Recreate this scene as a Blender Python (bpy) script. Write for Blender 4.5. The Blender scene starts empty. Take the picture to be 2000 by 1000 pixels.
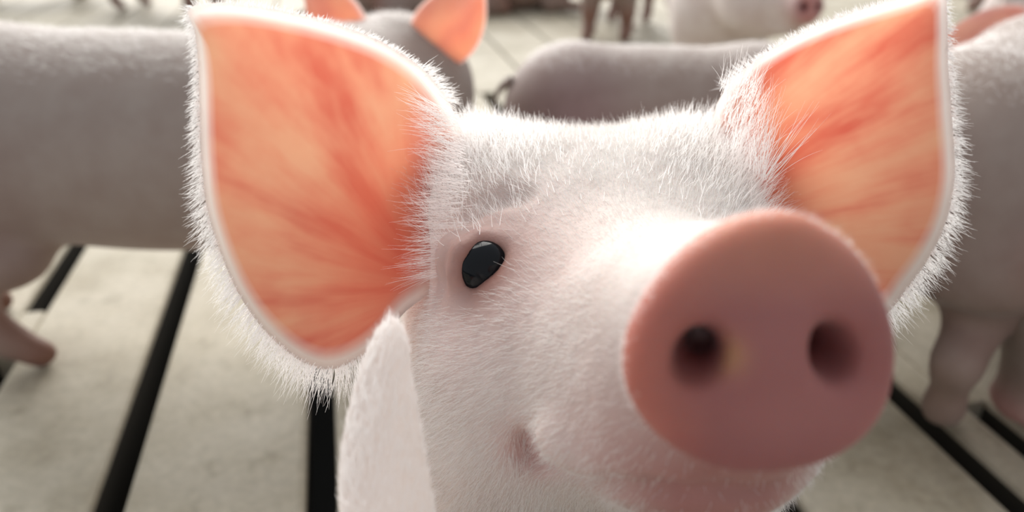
import bpy, math, random
import numpy as np
from mathutils import Vector, Matrix

scene = bpy.context.scene
C = scene.collection
rng = np.random.default_rng(7)
random.seed(7)

# ------------------------------------------------------------------ camera
FPX = 1444.0                      # focal length in pixels of the 2000 x 1000 frame
PITCH = math.atan2(766.0, FPX)    # looking down
CAM_H = 0.352
CP, SP = math.cos(PITCH), math.sin(PITCH)
cam_data = bpy.data.cameras.new('camera')
cam_data.sensor_width = 36.0
cam_data.lens = 36.0 * FPX / 2000.0
cam_data.clip_start = 0.005
cam_data.clip_end = 60
cam_data.dof.use_dof = True
cam_data.dof.focus_distance = 0.222
cam_data.dof.aperture_fstop = 6.6
cam = bpy.data.objects.new('camera', cam_data)
C.objects.link(cam)
cam.location = (0, 0, CAM_H)
cam.rotation_euler = (math.pi / 2 - PITCH, 0, 0)
scene.camera = cam

# ------------------------------------------------------------------ light
world = bpy.data.worlds.new('world')
scene.world = world
world.use_nodes = True
wbg = world.node_tree.nodes['Background']
wbg.inputs['Color'].default_value = (0.93, 0.96, 1.0, 1)
wbg.inputs['Strength'].default_value = 0.60
sun_data = bpy.data.lights.new('sun', 'SUN')
sun_data.energy = 5.0
sun_data.angle = math.radians(60)
sun_data.color = (1.0, 0.97, 0.92)
sun = bpy.data.objects.new('sun', sun_data)
C.objects.link(sun)
SUN_FROM = Vector((-0.28, 0.92, 0.56)).normalized()      # high behind the pigs
sun.rotation_euler = SUN_FROM.to_track_quat('Z', 'Y').to_euler()
sun.location = (0, 3, 3)
vs = scene.view_settings
vs.view_transform = 'Standard'
vs.look = 'None'
vs.gamma = 1.0
vs.use_curve_mapping = False
vs.exposure = 0.15


def P(x, y, z):
    """pixel of the photograph + depth along the lens axis -> world point"""
    X = (x - 1000.0) / FPX * z
    Y = -(y - 500.0) / FPX * z
    return np.array([X, z * CP + Y * SP, CAM_H + Y * CP - z * SP])


# ------------------------------------------------------------------ materials
def new_mat(name):
    m = bpy.data.materials.new(name)
    m.use_nodes = True
    nt = m.node_tree
    nt.nodes.clear()
    out = nt.nodes.new('ShaderNodeOutputMaterial')
    return m, nt, out


def ramp(nt, fac, stops):
    r = nt.nodes.new('ShaderNodeValToRGB')
    el = r.color_ramp.elements
    while len(el) < len(stops):
        el.new(0.5)
    for e, (p, c) in zip(el, stops):
        e.position = p
        e.color = (*c, 1) if len(c) == 3 else c
    nt.links.new(fac, r.inputs['Fac'])
    return r.outputs['Color']


def noise(nt, vec, scale, detail=4, rough=0.55):
    n = nt.nodes.new('ShaderNodeTexNoise')
    n.inputs['Scale'].default_value = scale
    n.inputs['Detail'].default_value = detail
    n.inputs['Roughness'].default_value = rough
    if vec is not None:
        nt.links.new(vec, n.inputs['Vector'])
    return n.outputs['Fac']


def mixc(nt, fac, a, b, mode='MIX'):
    m = nt.nodes.new('ShaderNodeMix')
    m.data_type = 'RGBA'
    m.blend_type = mode
    for sock, v in ((m.inputs[0], fac), (m.inputs[6], a), (m.inputs[7], b)):
        if isinstance(v, (int, float)):
            sock.default_value = v
        elif isinstance(v, tuple):
            sock.default_value = (*v, 1)
        else:
            nt.links.new(v, sock)
    return m.outputs[2]


def skin_material(name, sss=0.25, sheen=0.35, rough=0.55, bump=0.12, bscale=900):
    m, nt, out = new_mat(name)
    b = nt.nodes.new('ShaderNodeBsdfPrincipled')
    at = nt.nodes.new('ShaderNodeAttribute')
    at.attribute_name = 'skin'
    tc = nt.nodes.new('ShaderNodeTexCoord')
    n1 = noise(nt, tc.outputs['Object'], 45, 4)
    blot = ramp(nt, n1, [(0.35, (0.90, 0.86, 0.85)), (0.65, (1, 1, 1))])
    col = mixc(nt, 1.0, at.outputs['Color'], blot, 'MULTIPLY')
    nt.links.new(col, b.inputs['Base Color'])
    b.inputs['Roughness'].default_value = rough
    b.inputs['Specular IOR Level'].default_value = 0.3
    if sss > 0:
        nt.links.new(at.outputs['Alpha'], b.inputs['Subsurface Weight'])
    b.inputs['Subsurface Radius'].default_value = (1.0, 0.35, 0.2)
    b.inputs['Subsurface Scale'].default_value = 0.006
    b.inputs['Sheen Weight'].default_value = sheen
    b.inputs['Sheen Roughness'].default_value = 0.4
    bp = nt.nodes.new('ShaderNodeBump')
    bp.inputs['Strength'].default_value = bump
    bp.inputs['Distance'].default_value = 0.001
    nt.links.new(noise(nt, tc.outputs['Object'], bscale, 3), bp.inputs['Height'])
    nt.links.new(bp.outputs['Normal'], b.inputs['Normal'])
    nt.links.new(b.outputs['BSDF'], out.inputs['Surface'])
    return m


def ear_material(name, veins=True, light=(0.90, 0.48, 0.29), mid=(0.86, 0.33, 0.20), red=(0.72, 0.14, 0.085),
                 vscale=(0.30, 3.4), hide=(0.95, 0.92, 0.90)):
    """thin living skin: light coming through shows the blood; the rim and the outside are white hide"""
    m, nt, out = new_mat(name)
    at = nt.nodes.new('ShaderNodeAttribute')
    at.attribute_name = 'earco'          # x: distance from base, y: fan angle, z: ring 0 centre .. 1 rim
    sep = nt.nodes.new('ShaderNodeSeparateXYZ')
    nt.links.new(at.outputs['Vector'], sep.inputs[0])
    bk = nt.nodes.new('ShaderNodeAttribute')
    bk.attribute_name = 'earmask'        # r: outer hide, g: thick tissue near base
    sepm = nt.nodes.new('ShaderNodeSeparateColor')
    nt.links.new(bk.outputs['Color'], sepm.inputs[0])
    comb = nt.nodes.new('ShaderNodeCombineXYZ')
    for i, sc in enumerate(vscale):
        mu = nt.nodes.new('ShaderNodeMath')
        mu.operation = 'MULTIPLY'
        mu.inputs[1].default_value = sc
        nt.links.new(sep.outputs[i], mu.inputs[0])
        nt.links.new(mu.outputs[0], comb.inputs[i])
    n1 = noise(nt, comb.outputs[0], 1.0, 3, 0.5)
    inner = ramp(nt, n1, [(0.36, red), (0.48, mid), (0.62, light)])
    tc = nt.nodes.new('ShaderNodeTexCoord')
    n2 = noise(nt, tc.outputs['Object'], 38, 3)
    inner = mixc(nt, 0.25, inner, ramp(nt, n2, [(0.35, red), (0.6, light)]))
    inner = mixc(nt, sepm.outputs[1], inner, (0.86, 0.15, 0.07))
    inner = mixc(nt, sepm.outputs[2], inner, (0.55, 0.30, 0.25))
    trans = mixc(nt, sepm.outputs[0], inner, hide)
    refl = mixc(nt, sepm.outputs[0], mixc(nt, 0.25, inner, (0.8, 0.55, 0.47)), hide)
    d = nt.nodes.new('ShaderNodeBsdfDiffuse')
    t = nt.nodes.new('ShaderNodeBsdfTranslucent')
    nt.links.new(refl, d.inputs['Color'])
    nt.links.new(trans, t.inputs['Color'])
    mx = nt.nodes.new('ShaderNodeMixShader')
    tf = nt.nodes.new('ShaderNodeMath')
    tf.operation = 'MULTIPLY_ADD'
    tf.inputs[1].default_value = 0.24
    tf.inputs[2].default_value = 0.68
    nt.links.new(sepm.outputs[0], tf.inputs[0])
    nt.links.new(tf.outputs[0], mx.inputs[0])
    nt.links.new(d.outputs[0], mx.inputs[1])
    nt.links.new(t.outputs[0], mx.inputs[2])
    nt.links.new(mx.outputs[0], out.inputs['Surface'])
    return m


def hair_material(name, col=(0.99, 0.98, 0.97), tr=0.7):
    m, nt, out = new_mat(name)
    d = nt.nodes.new('ShaderNodeBsdfDiffuse')
    t = nt.nodes.new('ShaderNodeBsdfTranslucent')
    d.inputs['Color'].default_value = (*col, 1)
    t.inputs['Color'].default_value = (*col, 1)
    mx = nt.nodes.new('ShaderNodeMixShader')
    mx.inputs[0].default_value = tr
    nt.links.new(d.outputs[0], mx.inputs[1])
    nt.links.new(t.outputs[0], mx.inputs[2])
    nt.links.new(mx.outputs[0], out.inputs['Surface'])
    return m


def eye_material():
    m, nt, out = new_mat('dark_eye')
    b = nt.nodes.new('ShaderNodeBsdfPrincipled')
    b.inputs['Base Color'].default_value = (0.006, 0.007, 0.009, 1)
    b.inputs['Roughness'].default_value = 0.09
    b.inputs['Specular IOR Level'].default_value = 0.16
    nt.links.new(b.outputs[0], out.inputs[0])
    return m


def concrete_material():
    m, nt, out = new_mat('slat_concrete')
    b = nt.nodes.new('ShaderNodeBsdfPrincipled')
    g = nt.nodes.new('ShaderNodeNewGeometry')
    pos = g.outputs['Position']
    n1 = noise(nt, pos, 9, 5, 0.6)
    col = ramp(nt, n1, [(0.3, (0.34, 0.295, 0.21)), (0.5, (0.47, 0.425, 0.33)), (0.72, (0.55, 0.505, 0.41))])
    n2 = noise(nt, pos, 34, 5, 0.65)
    col = mixc(nt, ramp(nt, n2, [(0.56, (0, 0, 0)), (0.74, (0.55, 0.55, 0.55))]), col, (0.22, 0.185, 0.12))
    n3 = noise(nt, pos, 160, 3, 0.6)
    col = mixc(nt, 1.0, col, ramp(nt, n3, [(0.3, (0.86, 0.86, 0.86)), (0.7, (1.06, 1.06, 1.06))]), 'MULTIPLY')
    nt.links.new(col, b.inputs['Base Color'])
    b.inputs['Roughness'].default_value = 0.62
    b.inputs['Specular IOR Level'].default_value = 0.3
    bp = nt.nodes.new('ShaderNodeBump')
    bp.inputs['Strength'].default_value = 0.35
    bp.inputs['Distance'].default_value = 0.002
    nt.links.new(noise(nt, pos, 120, 6, 0.7), bp.inputs['Height'])
    nt.links.new(bp.outputs['Normal'], b.inputs['Normal'])
    nt.links.new(b.outputs[0], out.inputs[0])
    return m


def plain(name, col, rough=0.8):
    m, nt, out = new_mat(name)
    b = nt.nodes.new('ShaderNodeBsdfPrincipled')
    tc = nt.nodes.new('ShaderNodeTexCoord')
    n = noise(nt, tc.outputs['Object'], 20, 4)
    c = ramp(nt, n, [(0.3, tuple(v * 0.8 for v in col)), (0.7, col)])
    nt.links.new(c, b.inputs['Base Color'])
    b.inputs['Roughness'].default_value = rough
    nt.links.new(b.outputs[0], out.inputs[0])
    return m


M_HERO = skin_material('pale_pig_skin', sss=0.3, sheen=0.08, bump=0.25, bscale=700)
M_PIG = skin_material('grey_pink_pig_skin', sss=0.0, sheen=0.12, rough=0.6, bump=0.1, bscale=400)
M_EARL = ear_material('backlit_ear_skin')
M_EARR = ear_material('backlit_right_ear_skin', vscale=(0.25, 7.5))
M_EARB = ear_material('pig_ear_skin', vscale=(0.6, 3.0), light=(0.85, 0.34, 0.16), mid=(0.80, 0.22, 0.10), red=(0.60, 0.10, 0.06))
M_EARW = ear_material('white_ear_hide', hide=(0.92, 0.89, 0.87))
M_HAIR = hair_material('white_bristle')
M_HAIRF = hair_material('pale_face_hair', (0.92, 0.90, 0.88), 0.55)
M_EYE = eye_material()
M_SLAT = concrete_material()
M_SIDE = plain('shade_painted_slot_side', (0.045, 0.04, 0.03), 0.7)  # near-black colour paints in the shade between the slats
M_PIT = plain('manure_pit', (0.012, 0.012, 0.010))


# ------------------------------------------------------------------ object helpers
def link(name, data, mat=None, parent=None):
    o = bpy.data.objects.new(name, data)
    C.objects.link(o)
    if mat is not None and data is not None:
        data.materials.append(mat)
    if parent is not None:
        o.parent = parent
    return o


def empty(name, loc, label, cat, group=None, rz=0.0, scale=1.0):
    o = link(name, None)
    o.empty_display_size = 0.03
    o.location = loc
    o.rotation_euler = (0, 0, rz)
    o.scale = (scale,) * 3
    o['label'] = label
    o['category'] = cat
    if group:
        o['group'] = group
    return o


def mesh_np(name, V, F, smooth=True):
    me = bpy.data.meshes.new(name)
    F = np.asarray(F, dtype=np.int32)
    me.vertices.add(len(V))
    me.vertices.foreach_set('co', np.asarray(V, dtype=np.float32).ravel())
    k = F.shape[1]
    me.loops.add(F.size)
    me.loops.foreach_set('vertex_index', F.ravel())
    me.polygons.add(len(F))
    me.polygons.foreach_set('loop_start', np.arange(0, F.size, k, dtype=np.int32))
    me.update(calc_edges=True)
    me.validate()
    if smooth:
        me.polygons.foreach_set('use_smooth', np.ones(len(me.polygons), dtype=bool))
    return me


def set_color(me, name, col, alpha=None):
    a = me.attributes.new(name, 'FLOAT_COLOR', 'POINT')
    c = np.ones((len(col), 4), dtype=np.float32)
    c[:, :3] = col
    if alpha is not None:
        c[:, 3] = alpha
    a.data.foreach_set('color', c.ravel())


def set_vec(me, name, v):
    a = me.attributes.new(name, 'FLOAT_VECTOR', 'POINT')
    a.data.foreach_set('vector', np.asarray(v, dtype=np.float32).ravel())


# ------------------------------------------------------------------ implicit modelling
class Field:
    def __init__(self, lo, hi, h):
        self.lo = np.array(lo, float)
        self.h = h
        self.n = np.ceil((np.array(hi) - self.lo) / h).astype(int) + 1
        self.D = np.full(self.n, 10.0, dtype=np.float32)

    def region(self, lo, hi, m):
        a = np.clip(np.floor((np.array(lo) - m - self.lo) / self.h).astype(int), 0, self.n)
        b = np.clip(np.ceil((np.array(hi) + m - self.lo) / self.h).astype(int) + 1, 0, self.n)
        ax = [(self.lo[i] + self.h * np.arange(a[i], b[i])).astype(np.float32) for i in range(3)]
        X, Y, Z = np.meshgrid(*ax, indexing='ij', sparse=True)
        return (slice(a[0], b[0]), slice(a[1], b[1]), slice(a[2], b[2])), X, Y, Z

    def put(self, sl, d, k, sub):
        A = self.D[sl]
        if sub:
            A = -A
        if k > 0:
            hh = np.maximum(k - np.abs(A - d), 0) / k
            R = np.minimum(A, d) - hh * hh * k * 0.25
        else:
            R = np.minimum(A, d)
        self.D[sl] = -R if sub else R

    def ell(self, c, r, k=0.02, R=None, sub=False):
        c = np.array(c, np.float32)
        r = np.array(r, np.float32)
        m = r.max()
        sl, X, Y, Z = self.region(c - m, c + m, 2 * k + 4 * self.h)
        X, Y, Z = X - c[0], Y - c[1], Z - c[2]
        if R is not None:       # rows of R: local axes in world
            R = np.asarray(R, np.float32)
            X, Y, Z = (R[i][0] * X + R[i][1] * Y + R[i][2] * Z for i in range(3))
        k0 = np.sqrt((X / r[0]) ** 2 + (Y / r[1]) ** 2 + (Z / r[2]) ** 2)
        k1 = np.sqrt((X / r[0] ** 2) ** 2 + (Y / r[1] ** 2) ** 2 + (Z / r[2] ** 2) ** 2) + 1e-9
        self.put(sl, k0 * (k0 - 1) / k1, k, sub)

    def cone(self, a, b, ra, rb, k=0.02, sub=False):
        a, b = np.array(a, np.float32), np.array(b, np.float32)
        lo = np.minimum(a - ra, b - rb)
        hi = np.maximum(a + ra, b + rb)
        sl, X, Y, Z = self.region(lo, hi, 2 * k + 4 * self.h)
        ba = b - a
        t = np.clip(((X - a[0]) * ba[0] + (Y - a[1]) * ba[1] + (Z - a[2]) * ba[2]) / (ba @ ba), 0, 1)
        d = np.sqrt((X - a[0] - t * ba[0]) ** 2 + (Y - a[1] - t * ba[1]) ** 2 + (Z - a[2] - t * ba[2]) ** 2)
        self.put(sl, d - (np.float32(ra) + np.float32(rb - ra) * t), k, sub)

    def chain(self, pts, k=0.015, sub=False):
        for (a, ra), (b, rb) in zip(pts[:-1], pts[1:]):
            self.cone(a, b, ra, rb, k, sub)

    def slab(self, c, ex, ey, nz, poly, half, rnd, k=0.01, dome=0.0):
        """closed outline (metres, in ex/ey) extruded along nz, rounded edge"""
        rad = np.linalg.norm(poly, axis=1).max() + half + rnd
        c = np.array(c, float)
        sl, X, Y, Z = self.region(c - rad, c + rad, 2 * k)
        X, Y, Z = X - c[0], Y - c[1], Z - c[2]
        u = X * ex[0] + Y * ex[1] + Z * ex[2]
        v = X * ey[0] + Y * ey[1] + Z * ey[2]
        w = X * nz[0] + Y * nz[1] + Z * nz[2]
        d2 = np.full(u.shape, 1e9)
        sgn = np.ones(u.shape)
        n = len(poly)
        for i in range(n):
            p, q = poly[i], poly[(i + 1) % n]
            e = q - p
            wx, wy = u - p[0], v - p[1]
            t = np.clip((wx * e[0] + wy * e[1]) / (e @ e), 0, 1)
            d2 = np.minimum(d2, (wx - t * e[0]) ** 2 + (wy - t * e[1]) ** 2)
            c1, c2, c3 = v >= p[1], v < q[1], e[0] * wy > e[1] * wx
            flip = (c1 & c2 & c3) | (~c1 & ~c2 & ~c3)
            sgn = np.where(flip, -sgn, sgn)
        d = sgn * np.sqrt(d2) + rnd
        w = w - dome * np.clip(1 - (u * u + v * v) / 0.0008, 0, 1)
        wz = np.abs(w) - half + rnd
        dd = np.minimum(np.maximum(d, wz), 0) + np.sqrt(np.maximum(d, 0) ** 2 + np.maximum(wz, 0) ** 2) - rnd
        self.put(sl, dd, k, False)

    def hit(self, px, py, z0=0.1, z1=0.4):
        """first surface point seen from the lens through a pixel of the photograph"""
        zs = np.arange(z0, z1, 0.0004)
        pts = np.array([P(px, py, z) for z in zs])
        idx = (pts - self.lo) / self.h
        i0 = np.floor(idx).astype(int)
        ok = np.all((i0 >= 0) & (i0 < self.n - 1), axis=1)
        f = idx - i0
        val = np.full(len(zs), 10.0)
        i, ff = i0[ok], f[ok]
        acc = 0
        for dx in (0, 1):
            for dy in (0, 1):
                for dz in (0, 1):
                    wgt = (ff[:, 0] if dx else 1 - ff[:, 0]) * (ff[:, 1] if dy else 1 - ff[:, 1]) * (ff[:, 2] if dz else 1 - ff[:, 2])
                    acc = acc + wgt * self.D[i[:, 0] + dx, i[:, 1] + dy, i[:, 2] + dz]
        val[ok] = acc
        s = np.nonzero(val < 0)[0]
        return pts[s[0]] if len(s) else None

    def mesh(self, smooth=2):
        D = self.D
        ins = D < 0
        nx, ny, nz = D.shape
        corners = [(a, b, c) for a in (0, 1) for b in (0, 1) for c in (0, 1)]
        cnt = np.zeros((nx - 1, ny - 1, nz - 1), np.int8)
        for a, b, c in corners:
            cnt += ins[a:nx - 1 + a, b:ny - 1 + b, c:nz - 1 + c]
        act = (cnt > 0) & (cnt < 8)
        I = np.argwhere(act)
        idx = np.full(act.shape, -1, np.int64)
        idx[act] = np.arange(len(I))
        pos = np.zeros((len(I), 3))
        num = np.zeros(len(I))
        for a in corners:
            for ax in range(3):
                if a[ax] == 1:
                    continue
                b = list(a)
                b[ax] = 1
                da = D[I[:, 0] + a[0], I[:, 1] + a[1], I[:, 2] + a[2]].astype(float)
                db = D[I[:, 0] + b[0], I[:, 1] + b[1], I[:, 2] + b[2]].astype(float)
                cr = (da < 0) != (db < 0)
                t = np.where(cr, da / np.where(cr, da - db, 1), 0)
                p = np.array(a, float)[None, :].repeat(len(I), 0)
                p[:, ax] += t
                pos[cr] += p[cr]
                num[cr] += 1
        V = self.lo + self.h * (I + pos / num[:, None])
        faces = []
        for ax in range(3):
            o = [1, 1, 1]
            s0 = [slice(1, -1)] * 3
            s1 = [slice(1, -1)] * 3
            s0[ax] = slice(0, -1)
            s1[ax] = slice(1, None)
            A, B = ins[tuple(s0)], ins[tuple(s1)]
            for flip, msk in ((False, A & ~B), (True, ~A & B)):
                E = np.argwhere(msk)
                if not len(E):
                    continue
                base = E.copy()
                for j in range(3):
                    if j != ax:
                        base[:, j] += 1
                u, v = (ax + 1) % 3, (ax + 2) % 3
                q = []
                for du, dv in ((-1, -1), (0, -1), (0, 0), (-1, 0)):
                    cc = base.copy()
                    cc[:, u] += du
                    cc[:, v] += dv
                    q.append(idx[cc[:, 0], cc[:, 1], cc[:, 2]])
                q = np.stack(q, 1)
                if flip:
                    q = q[:, ::-1]
                faces.append(q)
        F = np.concatenate(faces)
        F = F[(F >= 0).all(1)]
        for it in range(smooth):
            acc = np.zeros_like(V)
            n = np.zeros(len(V))
            for i in range(4):
                np.add.at(acc, F[:, i], V[F[:, (i + 1) % 4]])
                np.add.at(acc, F[:, i], V[F[:, (i - 1) % 4]])
                np.add.at(n, F[:, i], 2)
            V = V + 0.5 * (acc / np.maximum(n, 1)[:, None] - V)
        return V, F


def vnormals(V, F):
    fn = np.cross(V[F[:, 2]] - V[F[:, 0]], V[F[:, 3]] - V[F[:, 1]])
    N = np.zeros_like(V)
    for i in range(4):
        np.add.at(N, F[:, i], fn)
    return N / (np.linalg.norm(N, axis=1)[:, None] + 1e-12)


def gauss(V, c, s):
    return np.exp(-((V - np.array(c)) ** 2).sum(1) / (2 * s * s))


def resample(poly, n, closed=True):
    """smooth closed Catmull-Rom through the points, n points evenly spaced"""
    p = np.array(poly, float)
    m = len(p)
    pts = []
    for i in range(m):
        p0, p1, p2, p3 = p[(i - 1) % m], p[i], p[(i + 1) % m], p[(i + 2) % m]
        for t in np.linspace(0, 1, 16, endpoint=False):
            pts.append(0.5 * ((2 * p1) + (p2 - p0) * t + (2 * p0 - 5 * p1 + 4 * p2 - p3) * t * t + (3 * p1 - p0 - 3 * p2 + p3) * t ** 3))
    pts = np.array(pts)
    d = np.r_[0, np.cumsum(np.linalg.norm(np.diff(np.r_[pts, pts[:1]], axis=0), axis=1))]
    q = np.linspace(0, d[-1], n, endpoint=False)
    pc = np.r_[pts, pts[:1]]
    return np.stack([np.interp(q, d, pc[:, k]) for k in range(pc.shape[1])], 1)


# ------------------------------------------------------------------ hair
def hair_object(name, roots, dirs, lens, radius, mat, parent, droop=0.0, npt=5, base=(0, 0, 0), jitter=0.15, taper=0.15, bend=None):
    n = len(roots)
    dirs = dirs + rng.normal(0, jitter, dirs.shape)
    dirs /= np.linalg.norm(dirs, axis=1)[:, None]
    curl = rng.normal(0, 0.25, dirs.shape)
    if bend is not None:
        curl = curl + bend
    curl[:, 2] -= droop
    t = np.linspace(0, 1, npt)
    pos = roots[:, None, :] + lens[:, None, None] * (t[None, :, None] * dirs[:, None, :] + 0.5 * (t ** 2)[None, :, None] * curl[:, None, :])
    pos = pos - np.array(base)
    hc = bpy.data.hair_curves.new(name)
    hc.add_curves([npt] * n)
    hc.attributes['position'].data.foreach_set('vector', pos.astype(np.float32).ravel())
    if 'radius' in hc.attributes:
        ra = hc.attributes['radius']
    else:
        ra = hc.attributes.new('radius', 'FLOAT', 'POINT')
    rad = (np.ones((n, 1)) * (1 - (1 - taper) * t[None, :]) * radius).astype(np.float32)
    ra.data.foreach_set('value', rad.ravel())
    o = link(name, hc, mat, parent)
    o['kind'] = 'stuff'
    return o


def scatter(V, F, w, n):
    """n random points on quads with vertex weight w"""
    tri = np.r_[F[:, [0, 1, 2]], F[:, [0, 2, 3]]]
    ar = np.linalg.norm(np.cross(V[tri[:, 1]] - V[tri[:, 0]], V[tri[:, 2]] - V[tri[:, 0]]), axis=1) * w[tri].mean(1)
    c = np.cumsum(ar)
    ti = np.searchsorted(c, rng.random(n) * c[-1])
    ti = np.minimum(ti, len(tri) - 1)
    a, b = rng.random(n), rng.random(n)
    s = a + b > 1
    a[s], b[s] = 1 - a[s], 1 - b[s]
    tr = tri[ti]
    pt = V[tr[:, 0]] * (1 - a - b)[:, None] + V[tr[:, 1]] * a[:, None] + V[tr[:, 2]] * b[:, None]
    return pt, tr[:, 0]


# ------------------------------------------------------------------ ears
def bulge(poly, n=72):
    """membrane height (0 at the outline, 1 at the deepest) as a function of 2-D position"""
    lo, hi = poly.min(0), poly.max(0)
    gx = np.linspace(lo[0], hi[0], n)
    gy = np.linspace(lo[1], hi[1], n)
    X, Y = np.meshgrid(gx, gy, indexing='ij')
    ins = np.zeros(X.shape, bool)
    for p, q in zip(poly, np.roll(poly, -1, 0)):
        c = (p[1] > Y) != (q[1] > Y)
        xi = (q[0] - p[0]) * (Y - p[1]) / (q[1] - p[1] + 1e-12) + p[0]
        ins ^= c & (X < xi)
    u = np.zeros(X.shape)
    for _ in range(2500):
        a = np.zeros_like(u)
        a[1:-1, 1:-1] = 0.25 * (u[2:, 1:-1] + u[:-2, 1:-1] + u[1:-1, 2:] + u[1:-1, :-2]) + 1e-3
        u = np.where(ins, a, 0)
    u /= u.max()

    def f(p):
        i = np.clip((p - lo) / (hi - lo) * (n - 1), 0, n - 1.001)
        k = i.astype(int)
        t = i - k
        a, b = k[:, 0], k[:, 1]
        return (u[a, b] * (1 - t[:, 0]) * (1 - t[:, 1]) + u[a + 1, b] * t[:, 0] * (1 - t[:, 1]) + u[a, b + 1] * (1 - t[:, 0]) * t[:, 1] + u[a + 1, b + 1] * t[:, 0] * t[:, 1])
    return f


def ear_mesh(name, edge3, centre3, cup, thick, out_dir, fan, rings=16, ringfn=None, depfn=None):
    """closed shell: edge loop (n,3), centre, hollow depth along out_dir (unit vector pointing to the back of the ear)
    fan: function(points)->(dist, angle, base weight)"""
    n = len(edge3)
    out_dir = np.array(out_dir, float)
    s = np.linspace(0, 1, rings + 1)[1:]
    front, back, sf = [], [], []
    for sj in s:
        ring = ringfn(sj) if ringfn else centre3 + (edge3 - centre3) * sj
        dep = cup * depfn(sj)[:, None] if depfn else cup * (1 - sj ** 2.2)
        th = thick * (0.25 + 0.75 * math.sqrt(max(0, 1 - sj ** 4)))
        front.append(ring + out_dir * dep)
        back.append(ring + out_dir * (dep + th))
        sf.append(np.full(n, sj))
    Vf = np.concatenate(front)
    Vb = np.concatenate(back)
    cc_ = cup * float(depfn(0.0)[0]) if depfn else cup
    cf = (centre3 + out_dir * cc_)[None]
    cb = (centre3 + out_dir * (cc_ + thick))[None]
    V = np.concatenate([Vf, Vb, cf, cb])
    S = np.concatenate(sf + sf + [np.zeros(2)])
    backm = np.concatenate([np.zeros(len(Vf)), np.ones(len(Vb)), [0, 1]])
    quads = []
    ar = np.arange(n)
    nx = (ar + 1) % n
    for j in range(rings - 1):
        a, b = j * n, (j + 1) * n
        quads.append(np.stack([a + ar, b + ar, b + nx, a + nx], 1))
        o = len(Vf)
        quads.append(np.stack([o + a + ar, o + a + nx, o + b + nx, o + b + ar], 1))
    a, b = (rings - 1) * n, len(Vf) + (rings - 1) * n
    quads.append(np.stack([a + ar, b + ar, b + nx, a + nx], 1))
    fc, bc = len(Vf) * 2, len(Vf) * 2 + 1
    h = ar[::2]
    quads.append(np.stack([np.full(len(h), fc), h, nx[h], (h + 2) % n], 1))
    quads.append(np.stack([np.full(len(h), bc), len(Vf) + (h + 2) % n, len(Vf) + nx[h], len(Vf) + h], 1))
    F = np.concatenate(quads)
    # make the front face away from out_dir
    fn = np.cross(V[F[0, 2]] - V[F[0, 0]], V[F[0, 3]] - V[F[0, 1]])
    if fn @ out_dir > 0:
        F = F[:, ::-1]
    fr = fan(V)
    dist, ang, basew = fr[:3]
    thickw = fr[3] if len(fr) > 3 else np.zeros(len(V))
    me = mesh_np(name, V, F)
    set_vec(me, 'earco', np.stack([dist, ang, S], 1))
    rim = np.clip((S - 0.895) / 0.06, 0, 1)
    mask = np.stack([np.maximum(backm * 0.9, rim * 0.95), np.clip(basew, 0, 1), thickw], 1)
    set_color(me, 'earmask', mask)
    return me, V, S, F


# ------------------------------------------------------------------ the slatted floor
DV = np.array([-0.2225, 0.9749])       # along the slats
LV = np.array([0.9749, 0.2225])        # across the slats
ROT = math.atan2(LV[1], LV[0])
floor = link('floor', None)
floor['kind'] = 'structure'
floor['label'] = 'beige concrete slatted floor with black open slots between the slats'
_slats = {}


def slat_mesh(w, ln):
    key = (round(w, 4), round(ln, 4))
    if key in _slats:
        return _slats[key]
    c = 0.0035
    prof = [(-w / 2 + 0.008, -0.09), (-w / 2, -c * 1.4), (-w / 2 + c * 0.4, -c * 0.4), (-w / 2 + c * 1.4, 0),
            (w / 2 - c * 1.4, 0), (w / 2 - c * 0.4, -c * 0.4), (w / 2, -c * 1.4), (w / 2 - 0.008, -0.09)]
    n = len(prof)
    V = [(x, -ln / 2, z) for x, z in prof] + [(x, ln / 2, z) for x, z in prof]
    Fs = [[i, (i + 1) % n, n + (i + 1) % n, n + i] for i in range(n)]
    Fs += [[n - 1 - i for i in range(n)], [n + i for i in range(n)]]
    me = bpy.data.meshes.new('slat')
    me.from_pydata(V, [], [f[::-1] for f in Fs])
    me.update()
    me.materials.append(M_SLAT)
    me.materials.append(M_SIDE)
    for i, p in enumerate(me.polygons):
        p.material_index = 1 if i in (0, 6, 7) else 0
    _slats[key] = me
    return me


def slat(name, s, t, w, ln, dz=0.0):
    o = link(name, slat_mesh(w, ln), None, floor)
    p = s * LV + t * DV
    o.location = (p[0], p[1], dz)
    o.rotation_euler = (0, 0, ROT)
    return o


GAP = 0.019
known = [-0.2915, -0.1711, -0.0415, 0.100, 0.241, 0.3828, 0.4307]


def run(t0, t1, gaps, gap=GAP):
    for a, b in zip(gaps[:-1], gaps[1:]):
        slat('slat', (a + b) / 2, (t0 + t1) / 2, b - a - gap, t1 - t0 - 0.004, random.uniform(-0.0008, 0))


left = [known[0] - 0.1225 * i for i in range(8, 0, -1)]
right = [known[-1] + 0.125 * i for i in range(1, 7)]
run(-0.2, 1.25, left + known + right)
run(-1.0, -0.2, [-0.0415 + 0.125 * i for i in range(-6, 7)])
run(1.25, 2.7, [-0.0415 + 0.125 * i for i in range(-14, 16)], 0.004)
run(2.7, 4.15, [-0.0415 + 0.125 * i for i in range(-18, 20)], 0.004)
# bridges that close a slot
slat('slat_bridge', -0.2915, 0.606, GAP + 0.003, 0.064)
slat('slat_bridge', 0.4307, (0.346 + 1.24) / 2, GAP + 0.003, 1.24 - 0.346)
for s_ in left[:-1]:
    slat('slat_bridge', s_, 0.606, GAP + 0.003, 0.064)

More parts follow.
